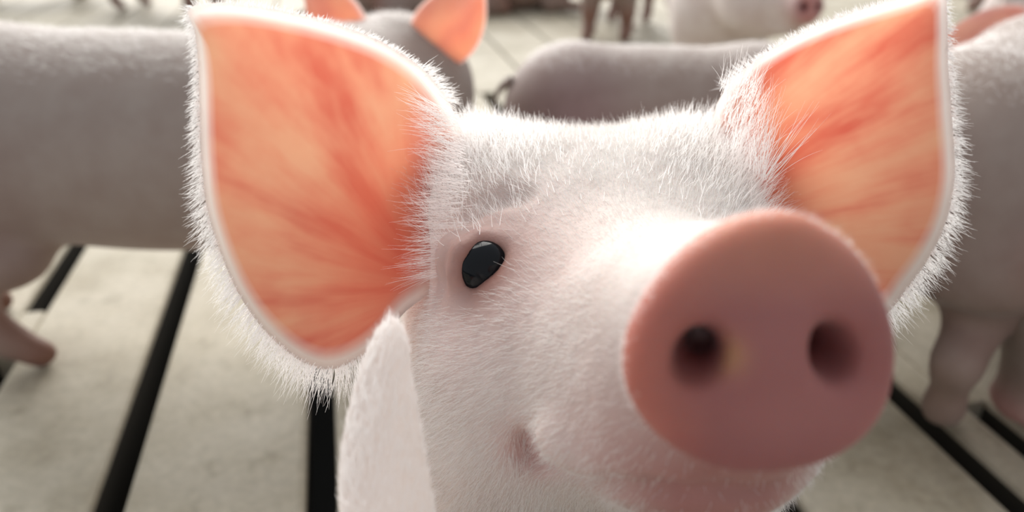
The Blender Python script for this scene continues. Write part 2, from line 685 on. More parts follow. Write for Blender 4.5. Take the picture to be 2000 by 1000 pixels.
pm = mesh_np('pit', [(-6, -4, -0.45), (6, -4, -0.45), (6, 8, -0.45), (-6, 8, -0.45)], [[0, 1, 2, 3]], False)
pit = link('pit_floor', pm, M_PIT)
pit['kind'] = 'structure'
pit['label'] = 'black manure pit floor seen through the slots'

# ------------------------------------------------------------------ the pig in front
HBASE = np.array([0.07, 0.38, 0.0])
hero = empty('pig', HBASE, 'white-haired pig looking into the lens with a big pink snout and glowing orange ears', 'pig')

fld = Field((-0.075, 0.075, -0.004), (0.245, 0.66, 0.30), 0.0015)
# trunk, behind the head and turned to the right
fld.cone((0.035, 0.31, 0.135), (0.135, 0.53, 0.115), 0.064, 0.062, 0.03)
fld.ell((0.085, 0.42, 0.112), (0.062, 0.10, 0.066), 0.03)
fld.ell((0.14, 0.54, 0.112), (0.058, 0.06, 0.06), 0.03)
# neck
fld.cone((0.03, 0.255, 0.205), (0.035, 0.33, 0.15), 0.052, 0.062, 0.03)
# cranium, brow, cheeks
fld.ell((0.029, 0.240, 0.2175), (0.056, 0.048, 0.052), 0.02)
fld.ell((-0.010, 0.245, 0.236), (0.030, 0.040, 0.034), 0.02)
fld.ell((0.064, 0.247, 0.238), (0.026, 0.036, 0.034), 0.018)
fld.ell((-0.002, 0.205, 0.180), (0.035, 0.05, 0.052), 0.02)
fld.ell((0.060, 0.205, 0.184), (0.034, 0.05, 0.050), 0.02)
fld.ell((0.047, 0.150, 0.226), (0.033, 0.030, 0.020), 0.015)
fld.ell((0.032, 0.212, 0.225), (0.046, 0.043, 0.041), 0.02)
fld.ell((0.006, 0.205, 0.205), (0.036, 0.050, 0.045), 0.02)
fld.ell((0.060, 0.205, 0.208), (0.036, 0.050, 0.045), 0.02)
# muzzle and lower jaw
fld.cone((0.034, 0.192, 0.219), (0.0455, 0.128, 0.266), 0.037, 0.0235, 0.020)
fld.cone((0.032, 0.205, 0.190), (0.043, 0.135, 0.240), 0.036, 0.0165, 0.018)
# legs
HOOFS = []
for (a, b, c, d) in (((-0.005, 0.315, 0.11), (-0.012, 0.315, 0.06), (-0.012, 0.322, 0.022), (-0.013, 0.306, 0.009)),
                     ((0.075, 0.30, 0.11), (0.082, 0.295, 0.06), (0.082, 0.302, 0.022), (0.081, 0.286, 0.009))):
    fld.chain([(a, 0.034), (b, 0.0165), (c, 0.0125), (d, 0.0125)], 0.012)
    HOOFS.append(d)
for (a, b, c, d, e) in (((0.105, 0.56, 0.095), (0.09, 0.535, 0.075), (0.10, 0.575, 0.05), (0.098, 0.568, 0.02), (0.094, 0.553, 0.009)),
                        ((0.185, 0.53, 0.095), (0.175, 0.505, 0.075), (0.19, 0.54, 0.05), (0.188, 0.535, 0.02), (0.184, 0.52, 0.009))):
    fld.chain([(a, 0.044), (b, 0.027), (c, 0.015), (d, 0.012), (e, 0.012)], 0.012)
    HOOFS.append(e)

# the snout disc: outline read on a plane that faces the lens
DC = P(1490, 685, 0.134)
dn = np.array([0.04, -0.10, -1.0])          # lens frame: x right, y up, z away
dn /= np.linalg.norm(dn)
CAMR = np.array([[1, 0, 0], [0, SP, CP], [0, CP, -SP]])   # lens-frame columns -> world


def c2w(v):
    return np.array([v[0], v[1] * SP + v[2] * CP, v[1] * CP - v[2] * SP])


DN = c2w(dn)
ex = np.cross(DN, np.array([0, 0, 1.0]))
ex /= np.linalg.norm(ex)
if ex[0] < 0:
    ex = -ex
ey = np.cross(ex, DN)
if ey[2] < 0:
    ey = -ey
CAMP = np.array([0, 0, CAM_H])


def on_disc(px, py, lift=0.0):
    r = P(px, py, 1.0) - CAMP
    t = ((DC + DN * lift - CAMP) @ DN) / (r @ DN)
    return CAMP + r * t


def disc2(px, py, lift=0.004):
    q = on_disc(px, py, lift) - DC
    return np.array([q @ ex, q @ ey])


disc_px = [(1540, 410), (1620, 438), (1690, 498), (1738, 585), (1760, 680), (1750, 770), (1712, 845), (1640, 900),
           (1540, 928), (1430, 930), (1335, 895), (1265, 835), (1224, 755), (1228, 665), (1272, 572), (1345, 485), (1440, 428)]
disc_poly = resample(np.array([disc2(*p) for p in disc_px]), 44)
fld.slab(DC, ex, ey, DN, disc_poly, 0.0052, 0.0046, 0.0075, dome=0.0018)
# nostrils
RD = np.array([ex, ey, DN])


def nostril(px, py, rx, ry, rot, dx, dy):
    c0 = on_disc(px, py, 0.004)
    ca, sa = math.cos(rot), math.sin(rot)
    R = np.array([ca * ex + sa * ey, -sa * ex + ca * ey, DN])
    fld.ell(c0, (rx, ry, 0.006), 0.005, R, sub=True)
    q = c0 - DN * 0.013 + ex * dx + ey * dy
    fld.cone(c0, q, min(rx, ry) * 0.82, min(rx, ry) * 0.7, 0.003, sub=True)


nostril(1366, 692, 0.0040, 0.0056, math.radians(-28), 0.004, 0.001)
nostril(1622, 686, 0.0038, 0.0056, math.radians(20), -0.003, 0.001)

# eye sockets, lids
EYE_R = 0.0086
eye_pts = []
S = fld.hit(945, 522)
ray = (S - CAMP) / np.linalg.norm(S - CAMP)
eyeL = S + ray * 0.0049
fld.ell(eyeL, (EYE_R + 0.0004,) * 3, 0.003, sub=True)


def ridge(pts_px, r, lift, k=0.004):
    pp = []
    for (x, y) in pts_px:
        h = fld.hit(x, y)
        if h is not None:
            rr = (h - CAMP) / np.linalg.norm(h - CAMP)
            pp.append(h - rr * lift)
    return [(p, r) for p in pp]


# lids are arcs lying just in front of the eyeball
def eye_px(x, y, front):
    """point on a sphere a little bigger than the eyeball under a pixel"""
    r = P(x, y, 1.0) - CAMP
    r /= np.linalg.norm(r)
    oc = CAMP - eyeL
    b = oc @ r
    c = oc @ oc - (EYE_R + front) ** 2
    disc = b * b - c
    if disc < 0:
        return CAMP + r * (-b)
    return CAMP + r * (-b - math.sqrt(disc))


upper = [(894, 588), (891, 535), (904, 488), (942, 462), (982, 474), (1004, 514)]
lower = [(894, 594), (925, 586), (960, 564), (990, 540), (1006, 516)]
fld.ell(eyeL + np.array([-0.0075, 0.0065, 0.0]), (0.0075, 0.0065, 0.0085), 0.004)
fld.chain([(eye_px(x, y, 0.0002), 0.0017) for x, y in upper], 0.005)
fld.chain([(eye_px(x, y, 0.0000), 0.0015) for x, y in lower], 0.005)
# far eye, mirrored to the other side of the head
eyeR = np.array([0.0765, 0.190, 0.250])
fld.ell(eyeR + np.array([0.006, -0.004, 0.0]), (0.008, 0.008, 0.008), 0.006, sub=True)
fld.chain([(eyeR + np.array(v), 0.0024) for v in ((0.004, -0.0075, -0.003), (0.0075, -0.003, 0.0045), (0.0065, 0.005, 0.003), (0.006, 0.004, -0.004), (0.005, -0.004, -0.006), (0.004, -0.0075, -0.003))], 0.004)
# brow crease and soft folds
h = ridge([(915, 415), (945, 392), (985, 378), (1020, 380)], 0.0030, 0.0002)
if len(h) > 1:
    fld.chain(h, 0.004, sub=True)
# mouth: a crease from the corner forward under the snout
mp = []
for x, y in ((1035, 868), (1060, 905), (1120, 935), (1200, 955), (1290, 965), (1400, 962), (1520, 958), (1600, 940)):
    q = fld.hit(x, y)
    if q is not None:
        mp.append((q, 0.0021))
fld.chain(mp, 0.004, sub=True)
q = fld.hit(1040, 878)
MOUTH = q
fld.ell(q, (0.004, 0.004, 0.0055), 0.005, sub=True)
q2 = fld.hit(1100, 872)
if q2 is not None:
    fld.ell(q2 + np.array([0, 0.003, 0]), (0.006, 0.005, 0.005), 0.008)

V, F = fld.mesh(smooth=3)
# soft skin unevenness
N = vnormals(V, F)
wob = np.zeros(len(V))
for i in range(10):
    kv = rng.normal(0, 1, 3)
    kv *= rng.uniform(120, 320) / np.linalg.norm(kv)
    wob += np.sin(V @ kv + rng.uniform(0, 6)) * 0.00010
dd = (V - DC) @ DN
nose = np.clip(1 - np.abs(dd - 0.002) / 0.012, 0, 1) * (np.linalg.norm(V - DC, axis=1) < 0.036)
V = V + N * (wob * (1 - nose))[:, None]
# skin colour of the animal, with light and shade painted in at snout and chin
white = np.array([0.68, 0.63, 0.59])
col = np.tile(white, (len(V), 1))


def paint(mask, c, amt=1.0):
    global col
    m = np.clip(mask * amt, 0, 1)[:, None]
    col = col * (1 - m) + np.array(c) * m


paint(gauss(V, S, 0.020), (0.72, 0.52, 0.48), 0.8)
paint(gauss(V, P(960, 395, 0.208), 0.010), (0.60, 0.40, 0.36), 0.6)
paint(gauss(V, P(1040, 460, 0.20), 0.014), (0.62, 0.43, 0.40), 0.6)
paint(gauss(V, P(1150, 420, 0.20), 0.018), (0.60, 0.50, 0.45), 0.6)
paint(gauss(V, P(830, 470, 0.222), 0.016), (0.66, 0.52, 0.48), 0.7)
paint(gauss(V, MOUTH, 0.006), (0.55, 0.27, 0.25), 0.9)
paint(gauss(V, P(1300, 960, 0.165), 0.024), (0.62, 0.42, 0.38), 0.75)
paint(gauss(V, P(1430, 985, 0.155), 0.020), (0.36, 0.17, 0.15), 1.2)  # painted shade on the chin below the snout, over pink lip skin
paint(gauss(V, P(770, 540, 0.215), 0.014), (0.72, 0.52, 0.48), 0.7)
paint(gauss(V, P(820, 640, 0.21), 0.012), (0.74, 0.56, 0.52), 0.6)
paint(gauss(V, S, 0.0085), (0.30, 0.14, 0.11), 1.3)
paint(gauss(V, P(892, 580, 0.203), 0.005), (0.30, 0.13, 0.10), 0.8)
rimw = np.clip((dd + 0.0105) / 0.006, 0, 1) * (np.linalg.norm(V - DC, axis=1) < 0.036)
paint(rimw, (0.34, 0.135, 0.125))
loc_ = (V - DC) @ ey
paint(rimw * np.clip((loc_ - 0.008) / 0.016, 0, 1), (0.64, 0.28, 0.18), 0.75)  # light along the top of the disc, painted into the colour
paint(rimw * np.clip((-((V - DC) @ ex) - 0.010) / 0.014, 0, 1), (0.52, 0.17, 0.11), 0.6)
paint(rimw * np.clip((-loc_ - 0.012) / 0.012, 0, 1), (0.20, 0.068, 0.068), 0.75)  # shade on the lower disc, painted into the colour
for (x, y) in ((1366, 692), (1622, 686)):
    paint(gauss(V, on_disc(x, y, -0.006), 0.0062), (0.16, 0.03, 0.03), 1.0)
paint(gauss(V, on_disc(1420, 695, 0.006), 0.0022), (0.50, 0.30, 0.12), 0.6)
for hf in HOOFS:
    paint((np.linalg.norm(V - np.array(hf), axis=1) < 0.017).astype(float), (0.38, 0.24, 0.18))
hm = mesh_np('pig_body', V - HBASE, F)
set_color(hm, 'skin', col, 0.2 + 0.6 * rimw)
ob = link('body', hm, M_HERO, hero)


# eyeballs
def uv_sphere(name, c, r, squash=(1, 1, 1), nu=32, nv=20):
    vs_, fs = [], []
    for j in range(nv + 1):
        th = math.pi * j / nv
        for i in range(nu):
            ph = 2 * math.pi * i / nu
            vs_.append((c[0] + r * squash[0] * math.sin(th) * math.cos(ph), c[1] + r * squash[1] * math.sin(th) * math.sin(ph), c[2] + r * squash[2] * math.cos(th)))
    for j in range(nv):
        for i in range(nu):
            fs.append((j * nu + i, (j + 1) * nu + i, (j + 1) * nu + (i + 1) % nu, j * nu + (i + 1) % nu))
    return mesh_np(name, np.array(vs_), np.array(fs))


e = link('eye', uv_sphere('eyeball', eyeL - HBASE, EYE_R), M_EYE, hero)
e['label'] = 'glossy black eye'
link('eye', uv_sphere('eyeball', eyeR - HBASE, EYE_R), M_EYE, hero)

# ---- left ear in the picture
earL_px = [(892, 232), (862, 178), (815, 125), (740, 78), (640, 42), (540, 18), (455, 6), (395, 8), (366, 20), (380, 62), (386, 130),
           (388, 220), (392, 310), (402, 400), (428, 490), (466, 575), (515, 645), (575, 698), (635, 722), (695, 705), (745, 665), (790, 610),
           (850, 560), (900, 470), (930, 350)]


def depthL(x, y):
    b = np.clip((x - 790) / 150, 0, 1)
    return 0.2315 + 0.014 * (830 - x) / 460 + 0.010 * (300 - y) / 300 + 0.020 * b * b * (3 - 2 * b)


def ear_from_px(name, poly, centre, depth, cup, thick, fan_px, parent, base, n=120, base_fn=None, mat=M_EARL):
    e2 = resample(poly, n)
    e3 = np.array([P(x, y, depth(x, y)) for x, y in e2])
    c3 = P(centre[0], centre[1], depth(*centre))
    od = c2w((0, 0, 1.0))

    def fan(Vv):
        # lens-frame pixel of each vertex, used only to lay out the fan of veins over the sheet
        q = Vv - CAMP
        Z = q[:, 1] * CP - q[:, 2] * SP
        x = 1000 + FPX * q[:, 0] / Z
        y = 500 - FPX * (q[:, 1] * SP + q[:, 2] * CP) / Z
        r = np.hypot(x - fan_px[0], y - fan_px[1]) / 100
        a = np.arctan2(y - fan_px[1], -(x - fan_px[0])) if fan_px[0] > 700 and fan_px[2] else np.arctan2(y - fan_px[1], x - fan_px[0])
        return (r, a) + base_fn(x, y)
    cp = np.array(centre, float)
    bl = bulge(e2)

    def ringfn(sj):
        return np.array([P(x, y, depth(x, y)) for x, y in cp + (e2 - cp) * sj])
    me, Vv, Ss, Ff = ear_mesh(name, e3, c3, cup, thick, od, fan, rings=24, ringfn=ringfn, depfn=lambda sj: bl(cp + (e2 - cp) * sj))
    me.vertices.foreach_set('co', (Vv - base).astype(np.float32).ravel())
    o = link('ear', me, mat, parent)
    return o, e2, e3, c3


earL, eL2, eL3, cL3 = ear_from_px('ear_sheet', earL_px, (610, 360), depthL, 0.013, 0.0032, (850, 560, True), hero, HBASE,
                                  base_fn=lambda x, y: (np.clip(1.15 - np.hypot((x - 800) / 1.0, (y - 500) / 1.25) / 210, 0, 1) * 0.8,
                                                         np.clip((x - 790 + 0.55 * np.clip(y - 520, 0, 200)) / 60, 0, 1) * 0.8))
earL['label'] = 'backlit orange ear with red veins and a white fringe'

earR_px = [(1392, 235), (1420, 170), (1470, 122), (1540, 76), (1625, 38), (1715, 8), (1795, -14), (1842, -24), (1850, 20), (1852, 100),
           (1858, 190), (1864, 280), (1864, 360), (1848, 435), (1815, 505), (1772, 565), (1725, 620), (1660, 650), (1590, 610),
           (1520, 520), (1450, 420), (1400, 320)]


def depthR(x, y):
    b = np.clip((1540 - x) / 150, 0, 1)
    return 0.2345 + 0.010 * (x - 1480) / 360 + 0.008 * (300 - y) / 300 + 0.018 * b * b * (3 - 2 * b)


earR, eR2, eR3, cR3 = ear_from_px('ear_sheet', earR_px, (1660, 300), depthR, 0.012, 0.0032, (1150, 520, False), hero, HBASE, mat=M_EARR,
                                  base_fn=lambda x, y: (np.clip(1.1 - np.hypot(x - 1500, y - 330) / 150, 0, 1) * 0.5, np.clip((1490 - x) / 60, 0, 1) * 0.7))
earR['label'] = 'upright orange ear partly behind the snout'


# ---- fur of the front pig
def edge_hair(name, e2, e3, c3, count, lenfn, dirfn, parent, base, rad=0.00010):
    n = len(e3)
    roots, dirs, lens = [], [], []
    back = c2w((0, 0, 1.0))
    for _ in range(count):
        u = rng.random() * n
        i = int(u)
        f = u - i
        p2 = e2[i] * (1 - f) + e2[(i + 1) % n] * f
        L = lenfn(p2[0], p2[1])
        if L <= 0:
            continue
        p3 = e3[i] * (1 - f) + e3[(i + 1) % n] * f
        s = 1 - abs(rng.normal(0, 0.010))
        root = c3 + (p3 - c3) * s + back * rng.uniform(-0.0010, 0.002)
        outw = (p3 - c3)
        outw = outw / np.linalg.norm(outw)
        tang = e3[(i + 2) % n] - e3[i - 2]
        tang /= np.linalg.norm(tang)
        nrm = outw - tang * (outw @ tang)
        nrm /= np.linalg.norm(nrm)
        d = nrm + c2w(dirfn(p2[0], p2[1])) + back * rng.normal(0.05, 0.25)
        roots.append(root)
        dirs.append(d / np.linalg.norm(d))
        lens.append(L * rng.uniform(0.55, 1.15))
    hair_object(name, np.array(roots), np.array(dirs), np.array(lens), rad, M_HAIR, parent, 0.15, 5, base, 0.13)


def lenL(x, y):
    if x > 840 and y > 200 or x > 770 and y > 560:
        return 0
    if y < 130 and x > 400:
        return 0.0022
    return 0.0042 + 0.0050 * min(1, max(0, (y - 120) / 420)) + 0.0012 * (x > 560)


edge_hair('ear_fringe', eL2, eL3, cL3, 3900, lenL, lambda x, y: (-0.15, -0.45, 0.1), hero, HBASE)


def lenR(x, y):
    if x < 1420 or (x < 1700 and y > 420):
        return 0
    if x < 1835 and y < 120:
        return 0.0022
    return 0.0036 + 0.0050 * min(1, max(0, (y - 80) / 380))


edge_hair('ear_fringe', eR2, eR3, cR3, 3200, lenR, lambda x, y: (0.15, -0.12, 0.1), hero, HBASE)

# head coat
N = vnormals(V, F)
dist_d = np.linalg.norm(V - DC, axis=1)
w = np.clip((0.31 - V[:, 1]) / 0.04, 0, 1) * np.clip((V[:, 2] - 0.14) / 0.02, 0, 1)
w *= np.clip((-0.009 - dd) / 0.006, 0, 1)
w *= 1 - np.clip(gauss(V, eyeL, 0.0105) * 2.2, 0, 1)
w *= 1 - np.clip(gauss(V, P(1430, 985, 0.155), 0.018) * 1.2, 0, 0.9)
w *= 1 - 0.6 * gauss(V, P(850, 480, 0.222), 0.014)
w *= 1 - 0.6 * gauss(V, P(1080, 450, 0.20), 0.018)
w *= np.clip(0.35 + (dist_d - 0.03) / 0.05, 0.3, 1)
facing = ((V - CAMP) * N).sum(1) / np.linalg.norm(V - CAMP, axis=1)
w *= np.where(facing < 0.35, 1, 0)
pt, vi = scatter(V, F, w, 60000)
nrm = N[vi]
flow = pt - DC
flow /= np.linalg.norm(flow, axis=1)[:, None]
flow = flow + np.array([0.0, 0.15, -0.6]) * np.clip((0.262 - pt[:, 2:3]) / 0.03, 0.2, 1)
flow = flow - nrm * (flow * nrm).sum(1)[:, None]
flow /= np.linalg.norm(flow, axis=1)[:, None] + 1e-9
d = flow + nrm * 0.30
ln = 0.0035 + 0.0035 * np.clip((np.linalg.norm(pt - DC, axis=1) - 0.04) / 0.07, 0, 1)
ln *= rng.uniform(0.6, 1.2, len(ln))
hair_object('face_coat', pt - nrm * 0.0003, d, ln, 0.000075, M_HAIRF, hero, 0.0, 4, HBASE, 0.16)

# fine fuzz around the rim of the snout
radial = (V - DC) - dd[:, None] * DN
rr_ = np.linalg.norm(radial, axis=1)
wf = np.where((dd > -0.009) & (dd < 0.0035) & (rr_ < 0.036) & (rr_ > 0.018), 1.0, 0.0) * np.clip(0.15 + (((V - DC) @ ey) - 0.3 * ((V - DC) @ ex) + 0.004) / 0.03, 0.05, 1) * np.clip((N * radial / (rr_[:, None] + 1e-9)).sum(1) - 0.45, 0, 1)
pt, vi = scatter(V, F, wf, 1500)
hair_object('snout_fuzz', pt, N[vi] + 0.4 * c2w((0, 0.3, 0.6)), rng.uniform(0.0007, 0.0016, len(pt)), 0.00004, M_HAIR, hero, 0.0, 3, HBASE, 0.3)

# longer upright bristles along the crown between the ears
wc = np.exp(-((V[:, 1] - 0.235) / 0.022) ** 2) * np.clip((V[:, 2] - 0.245) / 0.015, 0, 1)
side = np.abs(V[:, 0] - 0.030) / 0.045
wc *= 0.15 + 0.85 * np.clip(side, 0, 1) ** 2
pt, vi = scatter(V, F, wc, 5200)
nrm = N[vi]
d = nrm * 0.9 + np.array([0, 0.15, 0.6]) + np.stack([(pt[:, 0] - 0.03) * 4, 0 * pt[:, 0], 0 * pt[:, 0]], 1)
d /= np.linalg.norm(d, axis=1)[:, None]
sd = np.abs(pt[:, 0] - 0.03) / 0.045
hair_object('crown_bristles', pt, d, (0.003 + 0.0065 * np.clip(sd, 0, 1) ** 1.5) * rng.uniform(0.5, 1.15, len(pt)), 0.00010, M_HAIR, hero, 0.0, 5, HBASE, 0.25)

# long loose hairs fanning out of the right ear's root and across the left ear's root
rt, dr, le = [], [], []
for (x0, y0, x1, y1) in ((1484, 345, 1500, 195), (1486, 345, 1512, 170), (1488, 347, 1522, 150), (1490, 348, 1530, 140), (1494, 348, 1580, 208),
                         (1498, 350, 1578, 215), (1500, 350, 1612, 250), (1503, 352, 1600, 262), (1482, 340, 1480, 215), (1480, 338, 1470, 230),
                         (1470, 330, 1455, 235), (1476, 335, 1490, 180), (1492, 346, 1545, 200)):
    for _ in range(4):
        a = P(x0 + rng.normal(0, 5), y0 + rng.normal(0, 4), 0.226)
        b = P(x1 + rng.normal(0, 10), y1 + rng.normal(0, 10), 0.224 + rng.normal(0, 0.003))
        rt.append(a)
        dr.append((b - a) / np.linalg.norm(b - a))
        le.append(np.linalg.norm(b - a) * rng.uniform(0.8, 1.1))
for _ in range(420):
    y0 = rng.uniform(160, 330)
    x0 = 1405 + rng.uniform(0, 75) + (y0 - 180) * 0.15
    a = P(x0, y0, 0.2335)
    b = P(x0 + rng.normal(22, 10), y0 - rng.uniform(35, 75), 0.231)
    rt.append(a); dr.append((b - a) / np.linalg.norm(b - a)); le.append(np.linalg.norm(b - a))
for _ in range(520):
    tt = rng.random()
    x0 = 925 - 70 * abs(tt - 0.4) + rng.normal(0, 14)
    y0 = 210 + 330 * tt
    a = P(x0 - 25, y0, 0.2245)
    b = P(x0 - 25 - rng.uniform(45, 90), y0 - rng.uniform(-10, 70) * (1 - tt) + 12 * tt, 0.224)
    rt.append(a); dr.append((b - a) / np.linalg.norm(b - a)); le.append(np.linalg.norm(b - a))
hair_object('ear_root_hair', np.array(rt), np.array(dr), np.array(le), 0.000085, M_HAIR, hero, 0.0, 6, HBASE, 0.05)


# ------------------------------------------------------------------ other pigs
def rotm(yaw, pitch):
    return np.array(Matrix.Rotation(yaw, 3, 'Z') @ Matrix.Rotation(-pitch, 3, 'Y'))


PINK = np.array([0.31, 0.258, 0.228])
PIG_GROUP = 'pigs standing and lying around the pen'


def make_pig(label, loc, heading, scale=1.0, head_yaw=0.0, head_pitch=0.0, gait=(0, 0, 0, 0), lying=False, tint=(1, 1, 1), ham=0.6,
             ear_up=0.6, name='pig', h=0.0046, ear_mat=None, only_ears=None, stretch=1.0, back_hair=7000, ear_size=1.0):
    """faces +x, feet on z=0; gait shifts the feet fore and aft"""
    root = empty(name, loc, label, 'pig', PIG_GROUP, heading, scale)
    root.scale.x = scale * stretch
    dz = -0.088 if lying else 0.0
    f = Field((-0.235, -0.19, -0.004), (0.40, 0.19, 0.42), h)
    f.cone((-0.10, 0, 0.174 + dz), (0.09, 0, 0.166 + dz), 0.074, 0.070, 0.03)
    f.ell((0.0, 0, 0.160 + dz), (0.13, 0.072, 0.068), 0.03)
    f.ell((-0.125, 0, 0.168 + dz), (0.062, 0.066, 0.072), 0.03)
    f.ell((0.105, 0, 0.165 + dz), (0.06, 0.062, 0.068), 0.03)
    hoofs = []
    for i, sy in enumerate((1, -1)):
        g = gait[i]
        if lying:
            f.chain([((-0.12, sy * 0.045, 0.06), 0.045), ((-0.06, sy * 0.075, 0.032), 0.03), ((-0.10, sy * 0.085, 0.016), 0.016), ((-0.03, sy * 0.09, 0.013), 0.012)], 0.015)
            hoofs.append((-0.03, sy * 0.09, 0.013))
        else:
            f.chain([((-0.135, sy * 0.036, 0.135), 0.046), ((-0.116 + g * 0.3, sy * 0.040, 0.100), 0.025), ((-0.158 + g * 0.6, sy * 0.041, 0.064), 0.0130),
                     ((-0.150 + g, sy * 0.041, 0.024), 0.0108), ((-0.130 + g, sy * 0.041, 0.0105), 0.0115)], 0.014)
            hoofs.append((-0.128 + g, sy * 0.041, 0.0105))
        g = gait[2 + i]
        if lying:
            f.chain([((0.10, sy * 0.045, 0.055), 0.034), ((0.09, sy * 0.07, 0.02), 0.018), ((0.17, sy * 0.07, 0.013), 0.012)], 0.015)
            hoofs.append((0.17, sy * 0.07, 0.013))
        else:
            f.chain([((0.10, sy * 0.036, 0.125), 0.036), ((0.102 + g * 0.5, sy * 0.040, 0.066), 0.0175), ((0.098 + g, sy * 0.040, 0.024), 0.0125),
                     ((0.118 + g, sy * 0.040, 0.0105), 0.0125)], 0.014)
            hoofs.append((0.118 + g, sy * 0.040, 0.0105))
    # head in its own frame, pivot at the neck
    piv = np.array([0.13, 0, 0.185 + dz + (0.02 if lying else 0)])
    Rm = rotm(head_yaw, head_pitch)

    def Hp(x, y, z):
        return piv + Rm @ np.array([x, y, z])
    f.cone((0.09, 0, 0.175 + dz), Hp(0.06, 0, 0.015), 0.062, 0.050, 0.03)
    Rr = Rm.T
    f.ell(Hp(0.085, 0, 0.018), (0.050, 0.047, 0.047), 0.02, Rr)
    f.ell(Hp(0.085, 0.022, -0.005), (0.042, 0.028, 0.036), 0.02, Rr)
    f.ell(Hp(0.085, -0.022, -0.005), (0.042, 0.028, 0.036), 0.02, Rr)
    f.cone(Hp(0.105, 0, 0.012), Hp(0.168, 0, -0.004), 0.036, 0.0215, 0.02)
    f.cone(Hp(0.085, 0, -0.022), Hp(0.150, 0, -0.026), 0.030, 0.014, 0.014)
    th = np.linspace(0, 2 * math.pi, 20, endpoint=False)
    f.slab(Hp(0.176, 0, -0.004), Rm @ np.array([0, 1.0, 0]), Rm @ np.array([0, 0, 1.0]), Rm @ np.array([1.0, 0, 0]),
           np.stack([0.0245 * np.cos(th), 0.0215 * np.sin(th)], 1), 0.006, 0.004, 0.006)
    for sy in (1, -1):
        f.cone(Hp(0.184, sy * 0.009, -0.003), Hp(0.166, sy * 0.009, -0.002), 0.0052, 0.0045, 0.002, sub=True)
    eyes = [Hp(0.118, sy * 0.031, 0.024) for sy in (1, -1)]
    for p in eyes:
        f.ell(p, (0.0085, 0.0085, 0.0085), 0.004, sub=True)
    Vp, Fp = f.mesh(2)
    # colours
    c = np.tile(PINK * np.array(tint), (len(Vp), 1))

    def pt_(m, cc, a=1.0):
        nonlocal c
        m = np.clip(m * a, 0, 1)[:, None]
        c = c * (1 - m) + np.array(cc) * m
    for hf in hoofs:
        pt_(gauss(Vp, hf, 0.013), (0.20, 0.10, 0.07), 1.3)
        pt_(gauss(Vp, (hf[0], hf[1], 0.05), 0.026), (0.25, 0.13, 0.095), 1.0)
    pt_(gauss(Vp, Hp(0.186, 0, -0.004), 0.017), (0.55, 0.27, 0.25), 1.5)
    for sy in (1, -1):
        pt_(gauss(Vp, Hp(0.178, sy * 0.009, -0.003), 0.005), (0.15, 0.04, 0.04), 1.3)
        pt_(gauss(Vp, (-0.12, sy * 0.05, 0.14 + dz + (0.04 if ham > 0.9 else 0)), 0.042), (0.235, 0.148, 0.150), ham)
    pt_(gauss(Vp, (0, 0, 0.09 + dz), 0.05), (0.60, 0.42, 0.37), 0.5)
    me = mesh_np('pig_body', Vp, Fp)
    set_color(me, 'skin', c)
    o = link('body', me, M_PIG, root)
    if back_hair:
        Np = vnormals(Vp, Fp)
        wb = np.clip((Np[:, 2] - 0.72) / 0.15, 0, 1) * np.clip((Vp[:, 2] - 0.13 - dz) / 0.05, 0, 1)
        bp_, bi = scatter(Vp, Fp, wb, back_hair)
        bd = Np[bi] * 0.4 + np.array([-0.9, 0, 0.0])
        bd /= np.linalg.norm(bd, axis=1)[:, None]
        hair_object('back_bristles', bp_ - Np[bi] * 0.001, bd, rng.uniform(0.004, 0.008, len(bp_)), 0.00013, M_HAIR, root, 0.0, 4, (0, 0, 0), 0.2)
    for p in eyes:
        link('eye', uv_sphere('eyeball', p, 0.0075, nu=16, nv=10), M_EYE, root)
    # ears
    for j, sy in enumerate((1, -1)):
        if only_ears is not None and sy not in only_ears:
            continue
        b0 = np.array([0.055, sy * 0.028, 0.040])
        up = ear_up if np.isscalar(ear_up) else ear_up[j]
        ax = np.array([0.10, sy * math.cos(up), math.sin(up)])
        ax /= np.linalg.norm(ax)
        nb = np.array([-0.9, sy * 0.45, 0.15])          # back of the ear
        nb -= ax * (nb @ ax)
        nb /= np.linalg.norm(nb)
        wd = np.cross(ax, nb)
        prof = [(-0.012, 0.0), (-0.004, 0.026), (0.025, 0.036), (0.055, 0.030), (0.080, 0.014), (0.094, 0.0), (0.078, -0.014), (0.05, -0.029), (0.022, -0.033), (-0.004, -0.022)]
        pr = resample(np.array(prof), 48) * ear_size
        ed = np.array([b0 + ax * a + wd * bb for a, bb in pr])
        ce = b0 + ax * 0.038 * ear_size

        def fan(Vv, b0=b0, ax=ax, wd=wd):
            q = Vv - b0
            a, bb = q @ ax, q @ wd
            return np.hypot(a, bb) * 40, np.arctan2(bb, a + 0.03), np.clip((0.012 - a) / 0.02, 0, 1) * 0.8
        me_, Ve, _, _ = ear_mesh('ear_sheet', ed, ce, 0.012, 0.0032, nb, fan, rings=8)
        Vw = (piv + (Rm @ Ve.T).T).astype(np.float32)
        me_.vertices.foreach_set('co', Vw.ravel())
        me_.update()
        link('ear', me_, ear_mat or M_EARB, root)
    # tail
    tl = [(-0.180 - 0.012 * math.sin(t * 3) - 0.012 * t, 0.016 * math.sin(t * 5), 0.205 + dz - 0.03 * t + 0.006 * math.cos(t * 5)) for t in np.linspace(0, 1.3, 12)]
    tv, tf = [], []
    for i, p in enumerate(tl):
        r = 0.007 * (1 - 0.55 * i / 11)
        for a in range(8):
            tv.append((p[0] + r * 0.3 * math.cos(a * math.pi / 4), p[1] + r * math.cos(a * math.pi / 4), p[2] + r * math.sin(a * math.pi / 4)))
    for i in range(11):
        for a in range(8):
            tf.append((i * 8 + a, i * 8 + (a + 1) % 8, (i + 1) * 8 + (a + 1) % 8, (i + 1) * 8 + a))
